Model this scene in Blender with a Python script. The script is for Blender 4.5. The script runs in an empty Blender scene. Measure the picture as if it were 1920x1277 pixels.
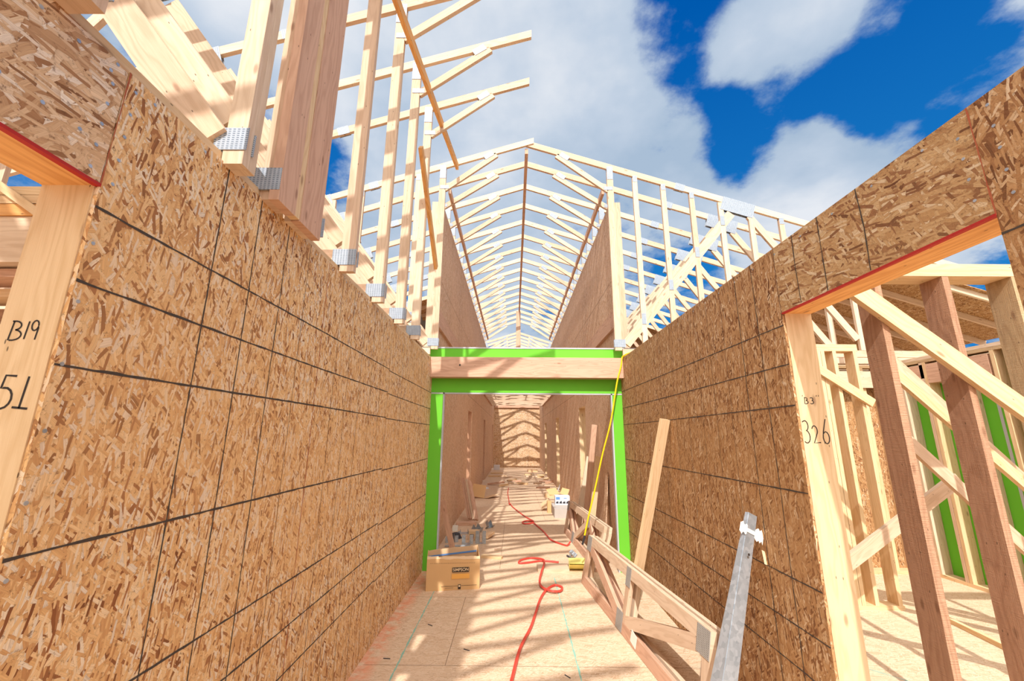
import bpy, math, random
from mathutils import Vector, Matrix
random.seed(7)
D = bpy.data
COL = bpy.context.scene.collection
V = Vector

# ------------------------------------------------------------------ helpers
class MB:
    """collects solids in world coordinates and links them as ONE mesh object"""
    def __init__(s): s.v = []; s.f = []; s.uv = []
    def quad(s, pts, uvs):
        n = len(s.v); s.v += [V(p) for p in pts]; s.f.append(tuple(range(n, n+len(pts)))); s.uv += list(uvs)
    def hexa(s, c, L, w, t, end=.25):
        """c: 8 corners index (i,j,k) -> a,b,c axis; uv along a"""
        ou, ov = random.uniform(0, 40), random.uniform(0, 40)
        def P(i, j, k): return c[i*4+j*2+k]
        def add(p, uv): s.quad(p, [(a+ou, b+ov) for a, b in uv])
        add([P(0,0,0), P(1,0,0), P(1,0,1), P(0,0,1)], [(0,0), (L,0), (L,t), (0,t)])
        add([P(0,1,0), P(0,1,1), P(1,1,1), P(1,1,0)], [(0,t+w), (0,t+w+t), (L,t+w+t), (L,t+w)])
        add([P(0,0,1), P(1,0,1), P(1,1,1), P(0,1,1)], [(0,t), (L,t), (L,t+w), (0,t+w)])
        add([P(0,0,0), P(0,1,0), P(1,1,0), P(1,0,0)], [(0,2*t+2*w), (0,2*t+w), (L,2*t+w), (L,2*t+2*w)])
        e = end
        add([P(0,0,0), P(0,0,1), P(0,1,1), P(0,1,0)], [(5,0), (5+t*e,0), (5+t*e,w), (5,w)])
        add([P(1,0,0), P(1,1,0), P(1,1,1), P(1,0,1)], [(6,0), (6,w), (6+t*e,w), (6+t*e,0)])
    def board(s, p0, p1, w, t, wd, cut0=0, cut1=0):
        """p0->p1 centre line, width w along wd (made perpendicular), thickness t; cut = skew of the ends along wd"""
        p0, p1 = V(p0), V(p1); a = (p1-p0); L = a.length; a.normalize()
        b = V(wd); b = (b - a*b.dot(a)).normalized(); c = a.cross(b)
        cs = []
        for i, p in enumerate((p0, p1)):
            for j in (-.5, .5):
                for k in (-.5, .5):
                    cs.append(p + b*(j*w) + c*(k*t) + a*((cut0 if i == 0 else cut1)*j*w))
        s.hexa(cs, L, w, t); return s
    def box(s, lo, hi, along=None):
        lo, hi = V(lo), V(hi); d = hi-lo
        ax = along if along is not None else max(range(3), key=lambda i: d[i])
        o = [i for i in range(3) if i != ax]; b = max(o, key=lambda i: d[i]); c = [i for i in o if i != b][0]
        p0 = (lo+hi)/2; p1 = p0.copy(); p0[ax] = lo[ax]; p1[ax] = hi[ax]
        wd = V((0,0,0)); wd[b] = 1
        return s.board(p0, p1, d[b], d[c], wd)
    def build(s, name, mat, parent=None, at=None, smooth=False, **tags):
        me = D.meshes.new(name)
        if parent is not None: org = parent['_o'] if '_o' in parent else (0,0,0)
        elif at is not None: org = at
        else:
            xs = [min(v[i] for v in s.v) for i in range(3)]; xm = [max(v[i] for v in s.v) for i in range(3)]
            org = ((xs[0]+xm[0])/2, (xs[1]+xm[1])/2, xs[2])
        org = V(org)
        me.from_pydata([v-org for v in s.v], [], s.f)
        ul = me.uv_layers.new(name='UVMap')
        for i, uv in enumerate(s.uv): ul.data[i].uv = uv
        me.materials.append(mat)
        if smooth: me.polygons.foreach_set('use_smooth', [True]*len(me.polygons))
        me.validate(); me.update()
        o = D.objects.new(name, me); COL.objects.link(o)
        o.location = org if parent is None else (0,0,0)
        if parent is not None:
            o.parent = parent; o['_o'] = tuple(org)
        else: o['_o'] = tuple(org)
        for k, v in tags.items(): o[k] = v
        return o

def tag(o, label=None, cat=None, group=None, kind=None):
    if label: o['label'] = label
    if cat: o['category'] = cat
    if group: o['group'] = group
    if kind: o['kind'] = kind
    return o
def thing(name, loc, label, cat, group=None):
    o = D.objects.new(name, None); COL.objects.link(o); o.location = loc; o['_o'] = tuple(loc)
    o.empty_display_size = .1
    return tag(o, label, cat, group)
def dup(root, loc, label, group=None):
    r = root.copy(); COL.objects.link(r); r.location = loc; r['label'] = label
    if group: r['group'] = group
    def rec(src, dst):
        for ch in src.children:
            c = ch.copy(); COL.objects.link(c); c.parent = dst; rec(ch, c)
    rec(root, r); return r
def tube(name, pts, r, mat, parent=None, res=8, **tags):
    """smooth tube along points (Catmull-Rom)"""
    P = [V(p) for p in pts]; Q = []
    for i in range(len(P)-1):
        a = P[max(i-1, 0)]; b = P[i]; c = P[i+1]; d = P[min(i+2, len(P)-1)]
        for k in range(8):
            t = k/8; Q.append(.5*((2*b)+(c-a)*t+(2*a-5*b+4*c-d)*t*t+(3*b-a-3*c+d)*t**3))
    Q.append(P[-1]); m = MB(); rings = []
    up = V((0,0,1))
    for i, q in enumerate(Q):
        d = (Q[min(i+1, len(Q)-1)]-Q[max(i-1, 0)])
        if d.length < 1e-9: d = V((0,1,0))
        d.normalize(); x = d.cross(up)
        if x.length < .05: x = d.cross(V((1,0,0)))
        x.normalize(); y = x.cross(d)
        rings.append([q + x*(r*math.cos(2*math.pi*k/res)) + y*(r*math.sin(2*math.pi*k/res)) for k in range(res)])
    for i in range(len(rings)-1):
        for k in range(res):
            k2 = (k+1) % res
            m.quad([rings[i][k], rings[i][k2], rings[i+1][k2], rings[i+1][k]], [(i*.02, k*.01)]*4)
    m.quad(rings[0][::-1], [(0,0)]*res); m.quad(rings[-1], [(0,0)]*res)
    return m.build(name, mat, parent, smooth=True, **tags)
def ribbon(m, pts, w, n, lift=.0006, jit=0):
    """flat ink stroke through pts on a surface with normal n"""
    n = V(n).normalized(); P = [V(p)+n*lift for p in pts]
    if jit:
        Q = []
        for a, b in zip(P, P[1:]):
            k = max(1, int((b-a).length/.03))
            for i in range(k): Q.append(a.lerp(b, i/k))
        Q.append(P[-1]); P = Q
    L = []; Rr = []
    for i, p in enumerate(P):
        d = (P[min(i+1, len(P)-1)]-P[max(i-1, 0)]).normalized(); s = d.cross(n).normalized()
        ww = w*(1+random.uniform(-jit, jit)) if jit else w
        off = s*random.uniform(-jit, jit)*w*.35 if jit else V((0,0,0))
        L.append(p+s*ww/2+off); Rr.append(p-s*ww/2+off)
    for i in range(len(P)-1):
        m.quad([L[i], Rr[i], Rr[i+1], L[i+1]], [(0,0)]*4)
    return m

# ------------------------------------------------------------------ materials
def newmat(name):
    m = D.materials.new(name); m.use_nodes = True; nt = m.node_tree; nt.nodes.clear()
    out = nt.nodes.new('ShaderNodeOutputMaterial'); b = nt.nodes.new('ShaderNodeBsdfPrincipled')
    nt.links.new(b.outputs[0], out.inputs[0]); return m, nt, b
class N:
    def __init__(s, nt): s.nt = nt
    def n(s, t, **k):
        x = s.nt.nodes.new(t)
        for a, b in k.items(): setattr(x, a, b)
        return x
    def l(s, a, b): s.nt.links.new(a, b)
    def val(s, sock, v):
        if hasattr(v, 'is_output'): s.l(v, sock)
        else: sock.default_value = v
    def math(s, op, a, b=None, c=None, clamp=False):
        x = s.n('ShaderNodeMath', operation=op, use_clamp=clamp); s.val(x.inputs[0], a)
        if b is not None: s.val(x.inputs[1], b)
        if c is not None: s.val(x.inputs[2], c)
        return x.outputs[0]
    def mix(s, f, a, b, mode='MIX'):
        x = s.n('ShaderNodeMix', data_type='RGBA', blend_type=mode); s.val(x.inputs[0], f); s.val(x.inputs[6], a); s.val(x.inputs[7], b)
        return x.outputs[2]
    def ramp(s, f, stops, interp='LINEAR'):
        x = s.n('ShaderNodeValToRGB'); x.color_ramp.interpolation = interp; e = x.color_ramp.elements
        while len(e) < len(stops): e.new(.5)
        for i, (p, c) in enumerate(stops): e[i].position = p; e[i].color = (*c, 1) if len(c) == 3 else c
        s.val(x.inputs[0], f); return x.outputs[0]
    def noise(s, vec, scale, detail=3, rough=.5, dim='3D'):
        x = s.n('ShaderNodeTexNoise', noise_dimensions=dim); s.val(x.inputs['Vector'], vec)
        x.inputs['Scale'].default_value = scale; x.inputs['Detail'].default_value = detail; x.inputs['Roughness'].default_value = rough
        return x.outputs[0]
    def mapr(s, v, a, b, c, d, interp='LINEAR'):
        x = s.n('ShaderNodeMapRange', interpolation_type=interp); s.val(x.inputs[0], v)
        for i, q in enumerate((a, b, c, d)): x.inputs[1+i].default_value = q
        return x.outputs[0]
    def mapping(s, vec, scale, rot=0, loc=(0,0,0)):
        x = s.n('ShaderNodeMapping'); s.val(x.inputs[0], vec); x.inputs[3].default_value = (*scale, 1) if len(scale) == 2 else scale
        x.inputs[2].default_value = (0, 0, rot); x.inputs[1].default_value = loc; return x.outputs[0]

def wood(name, light, dark, knot=(.22,.10,.05), var=.5, grain=.9, rough_sawn=0):
    m, nt, b = newmat(name); g = N(nt)
    uv = g.n('ShaderNodeUVMap', uv_map='UVMap').outputs[0]
    oi = g.n('ShaderNodeObjectInfo'); rnd = oi.outputs['Random']
    off = g.n('ShaderNodeCombineXYZ'); g.l(g.math('MULTIPLY', rnd, 91.7), off.inputs[0]); g.l(g.math('MULTIPLY', rnd, 37.3), off.inputs[1])
    va = g.n('ShaderNodeVectorMath', operation='ADD'); g.l(uv, va.inputs[0]); g.l(off.outputs[0], va.inputs[1]); p = va.outputs[0]
    warp = g.noise(g.mapping(p, (1.3, 7)), 1, 3, .5)
    # growth rings: bands across the width, warped along the length
    sx = g.n('ShaderNodeSeparateXYZ'); g.l(p, sx.inputs[0])
    band = g.math('ADD', g.math('MULTIPLY', sx.outputs[1], 60), g.math('MULTIPLY', warp, 22))
    ring = g.math('MULTIPLY_ADD', g.math('SINE', g.math('MULTIPLY', band, 2.6)), .5, .5)
    ring = g.math('POWER', ring, 1.6)
    fine = g.noise(g.mapping(p, (6, 330)), 1, 3, .6)
    broad = g.noise(g.mapping(p, (.8, 9)), 1, 2, .5)
    f = g.math('ADD', g.math('MULTIPLY', ring, .38*grain), g.math('MULTIPLY', g.math('SUBTRACT', fine, .4), .8*grain))
    f = g.math('ADD', f, g.math('MULTIPLY', g.math('SUBTRACT', broad, .5), 1.0), clamp=True)
    col = g.mix(f, (*light, 1), (*dark, 1))
    # per board tone
    rr = g.n('ShaderNodeSeparateColor'); wn = g.n('ShaderNodeTexWhiteNoise', noise_dimensions='1D'); g.l(g.math('MULTIPLY', rnd, 53.1), wn.inputs['W']); g.l(wn.outputs['Color'], rr.inputs[0])
    tone = g.mix(rr.outputs[0], (1.05, 1.03, .98, 1), (.88, .74, .66, 1))
    col = g.mix(var, col, g.mix(1.0, col, tone, 'MULTIPLY'))
    # knots
    vo = g.n('ShaderNodeTexVoronoi', voronoi_dimensions='2D', feature='F1'); g.l(g.mapping(p, (3.2, 9)), vo.inputs['Vector']); vo.inputs['Scale'].default_value = 1
    vs = g.n('ShaderNodeSeparateColor'); g.l(vo.outputs['Color'], vs.inputs[0])
    k = g.math('MULTIPLY', g.mapr(vo.outputs['Distance'], .03, .12, 1, 0, 'SMOOTHSTEP'), g.math('GREATER_THAN', vs.outputs[0], .84))
    col = g.mix(g.math('MULTIPLY', k, .6), col, (*knot, 1))
    # nail / sap specks
    vo2 = g.n('ShaderNodeTexVoronoi', voronoi_dimensions='2D', feature='F1'); g.l(g.mapping(p, (7, 22)), vo2.inputs['Vector']); vo2.inputs['Scale'].default_value = 1
    vs2 = g.n('ShaderNodeSeparateColor'); g.l(vo2.outputs['Color'], vs2.inputs[0])
    k2 = g.math('MULTIPLY', g.mapr(vo2.outputs['Distance'], .03, .05, 1, 0), g.math('GREATER_THAN', vs2.outputs[0], .75))
    col = g.mix(g.math('MULTIPLY', k2, .8), col, (.06, .035, .02, 1))
    g.l(col, b.inputs['Base Color']); b.inputs['Roughness'].default_value = .7; b.inputs['Specular IOR Level'].default_value = .25
    bp = g.n('ShaderNodeBump'); bp.inputs['Strength'].default_value = .35 if not rough_sawn else .9; bp.inputs['Distance'].default_value = .002 if not rough_sawn else .006
    h = fine if not rough_sawn else g.math('ADD', fine, g.noise(g.mapping(p, (260, 12)), 1, 2, .6))
    g.l(h, bp.inputs['Height']); g.l(bp.outputs[0], b.inputs['Normal'])
    return m

def osb(name, cols, bg, scale=1.0, main=math.pi/2, bump=.5, spread=1.0, fade=None, stain=None):
    """oriented strand board: layers of random flakes painted over each other"""
    m, nt, b = newmat(name); g = N(nt)
    uv = g.n('ShaderNodeUVMap', uv_map='UVMap').outputs[0]
    wn = g.n('ShaderNodeTexNoise', noise_dimensions='2D'); g.l(uv, wn.inputs['Vector']); wn.inputs['Scale'].default_value = 11; wn.inputs['Detail'].default_value = 3
    w1 = g.n('ShaderNodeVectorMath', operation='SUBTRACT'); g.l(wn.outputs['Color'], w1.inputs[0]); w1.inputs[1].default_value = (.5, .5, .5)
    w2 = g.n('ShaderNodeVectorMath', operation='SCALE'); g.l(w1.outputs[0], w2.inputs[0]); w2.inputs['Scale'].default_value = .014
    wa = g.n('ShaderNodeVectorMath', operation='ADD'); g.l(uv, wa.inputs[0]); g.l(w2.outputs[0], wa.inputs[1]); p = wa.outputs[0]
    col = None; hgt = None
    layers = [(.1,.09,.022,1), (1.2,.05,.018,.8), (-.75,.06,.016,.7), (.35,.11,.02,.62), (-.3,.09,.025,.6), (.75,.07,.012,.45), (-1.1,.05,.02,.35), (.05,.12,.026,.42), (-.5,.045,.009,.5), (.22,.07,.009,.5), (.9,.035,.007,.4), (-.15,.05,.006,.45)]
    for i, (a, Ln, Wd, dens) in enumerate(layers):
        ang = main + a*spread
        q = g.mapping(p, (1,1), -ang, (i*3.7, i*5.1, 0))
        q = g.mapping(q, (.72*scale/Ln, .72*scale/Wd, 1))
        vo = g.n('ShaderNodeTexVoronoi', voronoi_dimensions='2D', feature='F1', distance='CHEBYCHEV'); g.l(q, vo.inputs['Vector']); vo.inputs['Scale'].default_value = 1; vo.inputs['Randomness'].default_value = .9
        sc = g.n('ShaderNodeSeparateColor'); g.l(vo.outputs['Color'], sc.inputs[0])
        fl = g.ramp(sc.outputs[0], cols)
        # flake grain
        st = g.noise(g.mapping(q, (.7, 9)), 1, 2, .6, '2D')
        fl = g.mix(g.mapr(st, .3, .75, 0, .38), fl, (.23, .105, .045, 1))
        if col is None:
            col = fl; hgt = sc.outputs[1]
        else:
            msk = g.math('MULTIPLY', g.math('LESS_THAN', vo.outputs['Distance'], .40), g.math('LESS_THAN', sc.outputs[2], dens))
            edge = g.mapr(vo.outputs['Distance'], .33, .40, 0, .28)  # dark rim painted into each flake as the shadow at its edge
            fl = g.mix(edge, fl, (.20, .09, .04, 1))
            col = g.mix(msk, col, fl)
            mh = g.n('ShaderNodeMix', data_type='FLOAT'); g.l(msk, mh.inputs[0]); g.l(hgt, mh.inputs[2]); g.l(g.math('ADD', sc.outputs[1], .1*i/5), mh.inputs[3]); hgt = mh.outputs[0]
    # dark crevices and specks
    sp = g.noise(g.mapping(p, (60, 60)), 1, 4, .7, '2D')
    col = g.mix(g.mapr(sp, .60, .72, 0, .75), col, (.16, .075, .035, 1))
    big = g.noise(p, 1.1, 3, .5, '2D')
    col = g.mix(g.mapr(big, .35, .7, 0, .35), col, (*bg, 1))
    if fade: col = g.mix(fade[0], col, (*fade[1], 1))
    if stain:
        for (cu, hw, c, a, axis, lo, hi) in stain:
            s = g.n('ShaderNodeSeparateXYZ'); g.l(p, s.inputs[0])
            dd = g.math('ABSOLUTE', g.math('SUBTRACT', s.outputs[axis], cu))
            k = g.mapr(dd, hw*.3, hw, a, 0)
            k = g.math('MULTIPLY', k, g.mapr(g.noise(p, 9, 3, .6, '2D'), .35, .6, 0, 1))
            k = g.math('MULTIPLY', k, g.math('MULTIPLY', g.math('GREATER_THAN', s.outputs[1-axis], lo), g.math('LESS_THAN', s.outputs[1-axis], hi)))
            col = g.mix(k, col, (*c, 1))
    g.l(col, b.inputs['Base Color']); b.inputs['Roughness'].default_value = .75; b.inputs['Specular IOR Level'].default_value = .2
    bp = g.n('ShaderNodeBump'); bp.inputs['Strength'].default_value = bump; bp.inputs['Distance'].default_value = .003
    g.l(g.math('ADD', hgt, g.math('MULTIPLY', sp, .6)), bp.inputs['Height']); g.l(bp.outputs[0], b.inputs['Normal'])
    return m

def plain(name, c, rough=.6, metal=0, noise=0, nscale=20, c2=None, spec=.3):
    m, nt, b = newmat(name); g = N(nt)
    if noise:
        tc = g.n('ShaderNodeTexCoord').outputs['Object']
        f = g.noise(tc, nscale, 4, .6)
        col = g.mix(g.math('MULTIPLY', f, noise), (*c, 1), (*(c2 or [x*.5 for x in c]), 1)); g.l(col, b.inputs['Base Color'])
    else: b.inputs['Base Color'].default_value = (*c, 1)
    b.inputs['Roughness'].default_value = rough; b.inputs['Metallic'].default_value = metal; b.inputs['Specular IOR Level'].default_value = spec
    return m

def plate_mat(name, base, slot):
    m, nt, b = newmat(name); g = N(nt)
    uv = g.n('ShaderNodeUVMap', uv_map='UVMap').outputs[0]
    sx = g.n('ShaderNodeSeparateXYZ'); g.l(uv, sx.inputs[0])
    fx = g.math('FRACT', g.math('MULTIPLY', sx.outputs[0], 62)); fy = g.math('FRACT', g.math('MULTIPLY', sx.outputs[1], 115))
    k = g.math('MULTIPLY', g.math('MULTIPLY', g.math('GREATER_THAN', fx, .25), g.math('LESS_THAN', fx, .8)), g.math('MULTIPLY', g.math('GREATER_THAN', fy, .25), g.math('LESS_THAN', fy, .7)))
    n = g.noise(uv, 30, 3, .6)
    col = g.mix(k, g.mix(n, (*base, 1), (*[x*.6 for x in base], 1)), (*slot, 1))
    g.l(col, b.inputs['Base Color']); b.inputs['Metallic'].default_value = .1; b.inputs['Roughness'].default_value = .5
    bp = g.n('ShaderNodeBump'); bp.inputs['Strength'].default_value = .6; bp.inputs['Distance'].default_value = .002; bp.invert = True
    g.l(k, bp.inputs['Height']); g.l(bp.outputs[0], b.inputs['Normal'])
    return m

PALE = wood('pine_lumber', (.72,.585,.45), (.50,.35,.23), var=.75)
PALE2 = wood('yellow_pine_lumber', (.76,.57,.35), (.56,.36,.17), var=.3)
PINK = wood('fir_lumber', (.66,.44,.32), (.42,.24,.16), var=.5)
BROWN = wood('dark_fir_lumber', (.56,.33,.21), (.32,.155,.085), var=.3, rough_sawn=1)
TAN = wood('rough_sawn_lumber', (.62,.45,.26), (.36,.22,.11), var=.3, rough_sawn=1)
LVL = wood('orange_beam_lumber', (.80,.45,.17), (.56,.25,.075), var=.1, grain=1.3)
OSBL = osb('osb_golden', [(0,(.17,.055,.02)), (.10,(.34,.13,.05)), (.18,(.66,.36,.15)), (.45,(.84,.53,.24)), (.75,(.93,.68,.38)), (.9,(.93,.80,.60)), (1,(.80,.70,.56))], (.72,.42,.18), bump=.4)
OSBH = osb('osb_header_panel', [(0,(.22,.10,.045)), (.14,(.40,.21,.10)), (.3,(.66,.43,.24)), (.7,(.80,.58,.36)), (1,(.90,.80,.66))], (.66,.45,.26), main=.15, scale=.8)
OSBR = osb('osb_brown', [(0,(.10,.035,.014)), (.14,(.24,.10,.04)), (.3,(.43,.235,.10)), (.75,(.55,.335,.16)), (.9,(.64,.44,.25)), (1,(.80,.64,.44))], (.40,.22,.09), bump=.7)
OSBRH = osb('osb_brown_header_panel', [(0,(.12,.045,.02)), (.12,(.28,.13,.06)), (.3,(.48,.29,.13)), (.75,(.60,.41,.21)), (1,(.76,.62,.42))], (.47,.29,.13), main=.3, bump=.8, scale=.8)
OSBF = osb('osb_corridor', [(0,(.42,.22,.12)), (.2,(.64,.40,.24)), (.6,(.82,.57,.38)), (1,(.90,.74,.58))], (.76,.52,.34), bump=.8)
FLOOR = osb('osb_subfloor', [(0,(.40,.24,.13)), (.15,(.58,.39,.24)), (.5,(.72,.54,.37)), (1,(.82,.68,.52))], (.70,.51,.34), main=0, bump=.25, fade=(.35,(.72,.53,.37)),
            stain=[(-1.0,.12,(.75,.22,.10),.55,0,2,5.3)])
PLATE = plate_mat('galvanised_plate', (.46,.53,.62), (.13,.17,.23))
PLATE2 = plate_mat('dull_galvanised_plate', (.50,.50,.48), (.16,.15,.14))
GREEN = plain('green_gypsum_sheathing', (.15,.53,.035), .7, noise=.35, nscale=6, c2=(.10,.45,.012))
GCORE = plain('gypsum_core_edge', (.52,.54,.58), .8, noise=.5, nscale=60, c2=(.35,.36,.38))
INK = plain('black_marker', (.035,.032,.03), .8, noise=.6, nscale=90, c2=(.14,.10,.07))
INKF = plain('faint_marker', (.17,.10,.055), .8, noise=.6, nscale=90, c2=(.30,.18,.10))
REDINK = plain('red_chalk', (.36,.05,.025), .8, noise=.8, nscale=70, c2=(.45,.20,.09))
REDP = plain('red_edge_paint', (.42,.022,.018), .6, noise=.5, nscale=40, c2=(.4,.03,.02))
CYAN = plain('teal_chalk', (.10,.42,.36), .9, noise=.8, nscale=60, c2=(.5,.55,.42))
REDH = plain('red_rubber_hose', (.66,.065,.045), .4, noise=.3, nscale=12, c2=(.5,.04,.03), spec=.5)
YELH = plain('yellow_rubber_hose', (.90,.60,.01), .4, spec=.5)
YELF = plain('yellow_foam', (.90,.84,.30), .7, noise=.5, nscale=14, c2=(.75,.66,.12))
CARD = plain('cardboard', (.66,.42,.20), .85, noise=.3, nscale=9, c2=(.56,.34,.16))
CARD2 = plain('pale_cardboard', (.72,.50,.30), .85, noise=.3, nscale=9, c2=(.6,.38,.2))
WHITE = plain('white_carton', (.78,.80,.84), .7, noise=.4, nscale=20, c2=(.5,.55,.62))
TAPE = plain('white_tape', (.85,.83,.76), .7)
BLUE = plain('blue_tape', (.12,.28,.62), .6)
BLACK = plain('black_print', (.03,.022,.018), .7)
CREAM = plain('cream_print', (.80,.62,.40), .8)
ORNG = plain('orange_label', (.80,.42,.10), .7)
GREY = plain('grey_block', (.50,.46,.42), .8, noise=.5, nscale=14, c2=(.38,.34,.30))
DARKM = plain('black_plastic', (.05,.05,.06), .5)
DIRT = plain('bare_dirt', (.36,.27,.19), .95, noise=.6, nscale=.8)
m, nt, b = newmat('galvanised_steel'); g = N(nt); tc = g.n('ShaderNodeTexCoord').outputs['Object']
vo = g.n('ShaderNodeTexVoronoi'); g.l(tc, vo.inputs['Vector']); vo.inputs['Scale'].default_value = 45
s_ = g.n('ShaderNodeSeparateColor'); g.l(vo.outputs['Color'], s_.inputs[0])
f_ = g.math('ADD', g.math('MULTIPLY', s_.outputs[0], .5), g.math('MULTIPLY', g.noise(tc, 9, 4, .6), .6))
g.l(g.mix(f_, (.62,.68,.74,1), (.30,.35,.40,1)), b.inputs['Base Color']); b.inputs['Metallic'].default_value = .55; b.inputs['Roughness'].default_value = .38
STEEL = m

LT, W4, W6, W10 = .036, .084, .132, .222
XL, XR, XC = -1.035, 1.349, .157

# ------------------------------------------------------------------ world, sun, camera
w = D.worlds.new('sky'); bpy.context.scene.world = w; w.use_nodes = True; nt = w.node_tree; nt.nodes.clear(); g = N(nt)
out = g.n('ShaderNodeOutputWorld'); bg = g.n('ShaderNodeBackground'); g.l(bg.outputs[0], out.inputs[0])
tc = g.n('ShaderNodeTexCoord').outputs['Generated']
nv = g.n('ShaderNodeVectorMath', operation='NORMALIZE'); g.l(tc, nv.inputs[0]); dv = nv.outputs[0]
sx = g.n('ShaderNodeSeparateXYZ'); g.l(dv, sx.inputs[0]); zz = g.math('MAXIMUM', sx.outputs[2], 0)
den = g.math('ADD', zz, .22)
cx = g.n('ShaderNodeCombineXYZ'); g.l(g.math('DIVIDE', sx.outputs[0], den), cx.inputs[0]); g.l(g.math('DIVIDE', sx.outputs[1], den), cx.inputs[1]); cp = cx.outputs[0]
n1 = g.noise(cp, 2.6, 10, .60, '2D'); n2 = g.noise(g.mapping(cp, (1,1), .5, (4.2,1.7,0)), 1.3, 5, .55, '2D')
dens = g.math('ADD', g.math('MULTIPLY', g.math('SUBTRACT', n1, .5), 3.2), .08)
BL = [((800,200),(-.184,.724,.665),20,.75), ((1000,80),(.034,.67,.741),13,.6), ((500,100),(-.445,.602,.664),15,.6), ((1000,420),(.04,.87,.47),16,.7), ((1200,110),(.215,.66,.715),9,.75),
      ((1470,60),(.45,.575,.68),5.5,.75), ((1560,20),(.53,.53,.66),5,.5), ((1670,245),(.605,.61,.515),4.2,.8), ((1540,310),(.55,.68,.48),4.5,.75), ((1350,345),(.40,.76,.515),6,.75), ((1250,290),(.31,.75,.58),5,.6),
      ((1600,420),(.60,.68,.42),10,1.2), ((1890,95),(.69,.48,.54),4,1.3), ((1300,225),(.345,.705,.61),5,-.8), ((1270,10),(.29,.585,.757),5.5,-.8), ((1710,140),(.615,.54,.57),6.5,-1.0), ((1850,200),(.68,.54,.49),7,-.8),
      ((1480,215),(.50,.65,.57),6.5,-.95), ((1420,300),(.46,.72,.53),3,-.5), ((540,250),(-.44,.686,.58),5,-.85), ((640,330),(-.37,.76,.53),4,-.55), ((200,60),(-.60,.50,.62),6,-.35), ((1880,0),(.67,.43,.60),4,-.4)]
for (_, c, rad, wt) in BL:
    c = V(c).normalized(); dt = g.n('ShaderNodeVectorMath', operation='DOT_PRODUCT'); g.l(dv, dt.inputs[0]); dt.inputs[1].default_value = c
    dens = g.math('ADD', dens, g.mapr(dt.outputs['Value'], math.cos(math.radians(rad*1.5)), math.cos(math.radians(rad*.35)), 0, wt, 'SMOOTHSTEP'))
cl = g.mapr(dens, -.05, .62, 0, 1, 'SMOOTHSTEP')
blue = g.mix(g.mapr(zz, .25, .75, 0, 1), (.012,.19,.52,1), (.0,.085,.36,1))
cloud = g.ramp(g.math('ADD', g.math('MULTIPLY', n2, .9), g.math('MULTIPLY', dens, .12)), [(.40,(.34,.44,.57)), (.56,(.46,.54,.65)), (.74,(.68,.71,.76))])
sky = g.mix(cl, blue, cloud)
# unseen white glow added round the sun behind the camera, to brighten the shade
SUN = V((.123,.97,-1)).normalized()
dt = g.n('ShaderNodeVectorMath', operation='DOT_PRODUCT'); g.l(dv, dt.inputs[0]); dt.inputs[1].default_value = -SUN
fill_halo = g.mapr(dt.outputs['Value'], .25, .97, 0, 1, 'SMOOTHSTEP')
sky = g.mix(fill_halo, sky, (2.35,2.25,2.1,1))
sky = g.mix(g.mapr(sx.outputs[2], -.02, .0, 1, 0), sky, (.42,.36,.30,1))
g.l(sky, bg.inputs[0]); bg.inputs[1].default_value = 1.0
sl = D.lights.new('sun', 'SUN'); sl.energy = 4.3; sl.angle = math.radians(.6); sl.color = (1, .95, .89)
so = D.objects.new('sun', sl); COL.objects.link(so); so.rotation_euler = SUN.to_track_quat('-Z', 'Y').to_euler(); so.location = (0,-10,12)

cam = D.cameras.new('camera'); co = D.objects.new('camera', cam); COL.objects.link(co); bpy.context.scene.camera = co
cam.sensor_width = 36; cam.lens = 777.1/1920*36; cam.clip_start = .02; cam.clip_end = 500
r0 = V((.99996618,.00375931,.00731423)); r1 = V((-.00626759,-.22743796,.9737724)); r2 = V((-.00532424,.97378532,.2274067))
r2.normalize(); r0 = (r0 - r2*r0.dot(r2)).normalized(); r1 = r0.cross(r2)
if r1.z < 0: r1 = -r1
M = Matrix((r0, r1, -r2)).transposed().to_4x4(); M.translation = (0,0,1.494); co.matrix_world = M
sc = bpy.context.scene
sc.view_settings.view_transform = 'Standard'; sc.view_settings.look = 'None'; sc.view_settings.gamma = 1; sc.view_settings.use_curve_mapping = False
sc.view_settings.exposure = 0.24
sc.cycles.max_bounces = 8; sc.cycles.diffuse_bounces = 5

# ------------------------------------------------------------------ floor, ground
def slab(m, lo, hi, uvs=(0,1), rot=False):
    """box whose uv are plain world metres (for boards with an in-plane pattern)"""
    lo, hi = V(lo), V(hi)
    for ax in range(3):
        o = [i for i in range(3) if i != ax]
        for s in (0, 1):
            pts = []; uv = []
            for (i, j) in ((0,0),(1,0),(1,1),(0,1)):
                p = V((0,0,0)); p[ax] = (lo, hi)[s][ax]; p[o[0]] = (lo, hi)[i][o[0]]; p[o[1]] = (lo, hi)[j][o[1]]
                pts.append(p); q = (p[o[0]], p[o[1]]); uv.append(q)
            # make normals face outwards
            n = (pts[1]-pts[0]).cross(pts[2]-pts[0])
            if (n[ax] > 0) != (s == 1): pts.reverse(); uv.reverse()
            m.quad(pts, uv)
    return m
fl = slab(MB(), (-7,-4,-.04), (9,26,0)).build('floor', FLOOR, kind='structure')
m = MB()
for y in [3.2+.0, 4.42, 5.6, 7.0, 8.2, 9.4, 11.8, 14.2]: ribbon(m, [(-1.0, y, 0), (1.33, y, 0)], .004, (0,0,1), .0004)
for x, a, b in [(-.15, 5.3, 8.2), (.6,8.2,12), (-.45,3.2,4.42)]: ribbon(m, [(x, a, 0), (x, b, 0)], .004, (0,0,1), .0004)
m.build('panel_seam', INKF, fl)
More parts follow.
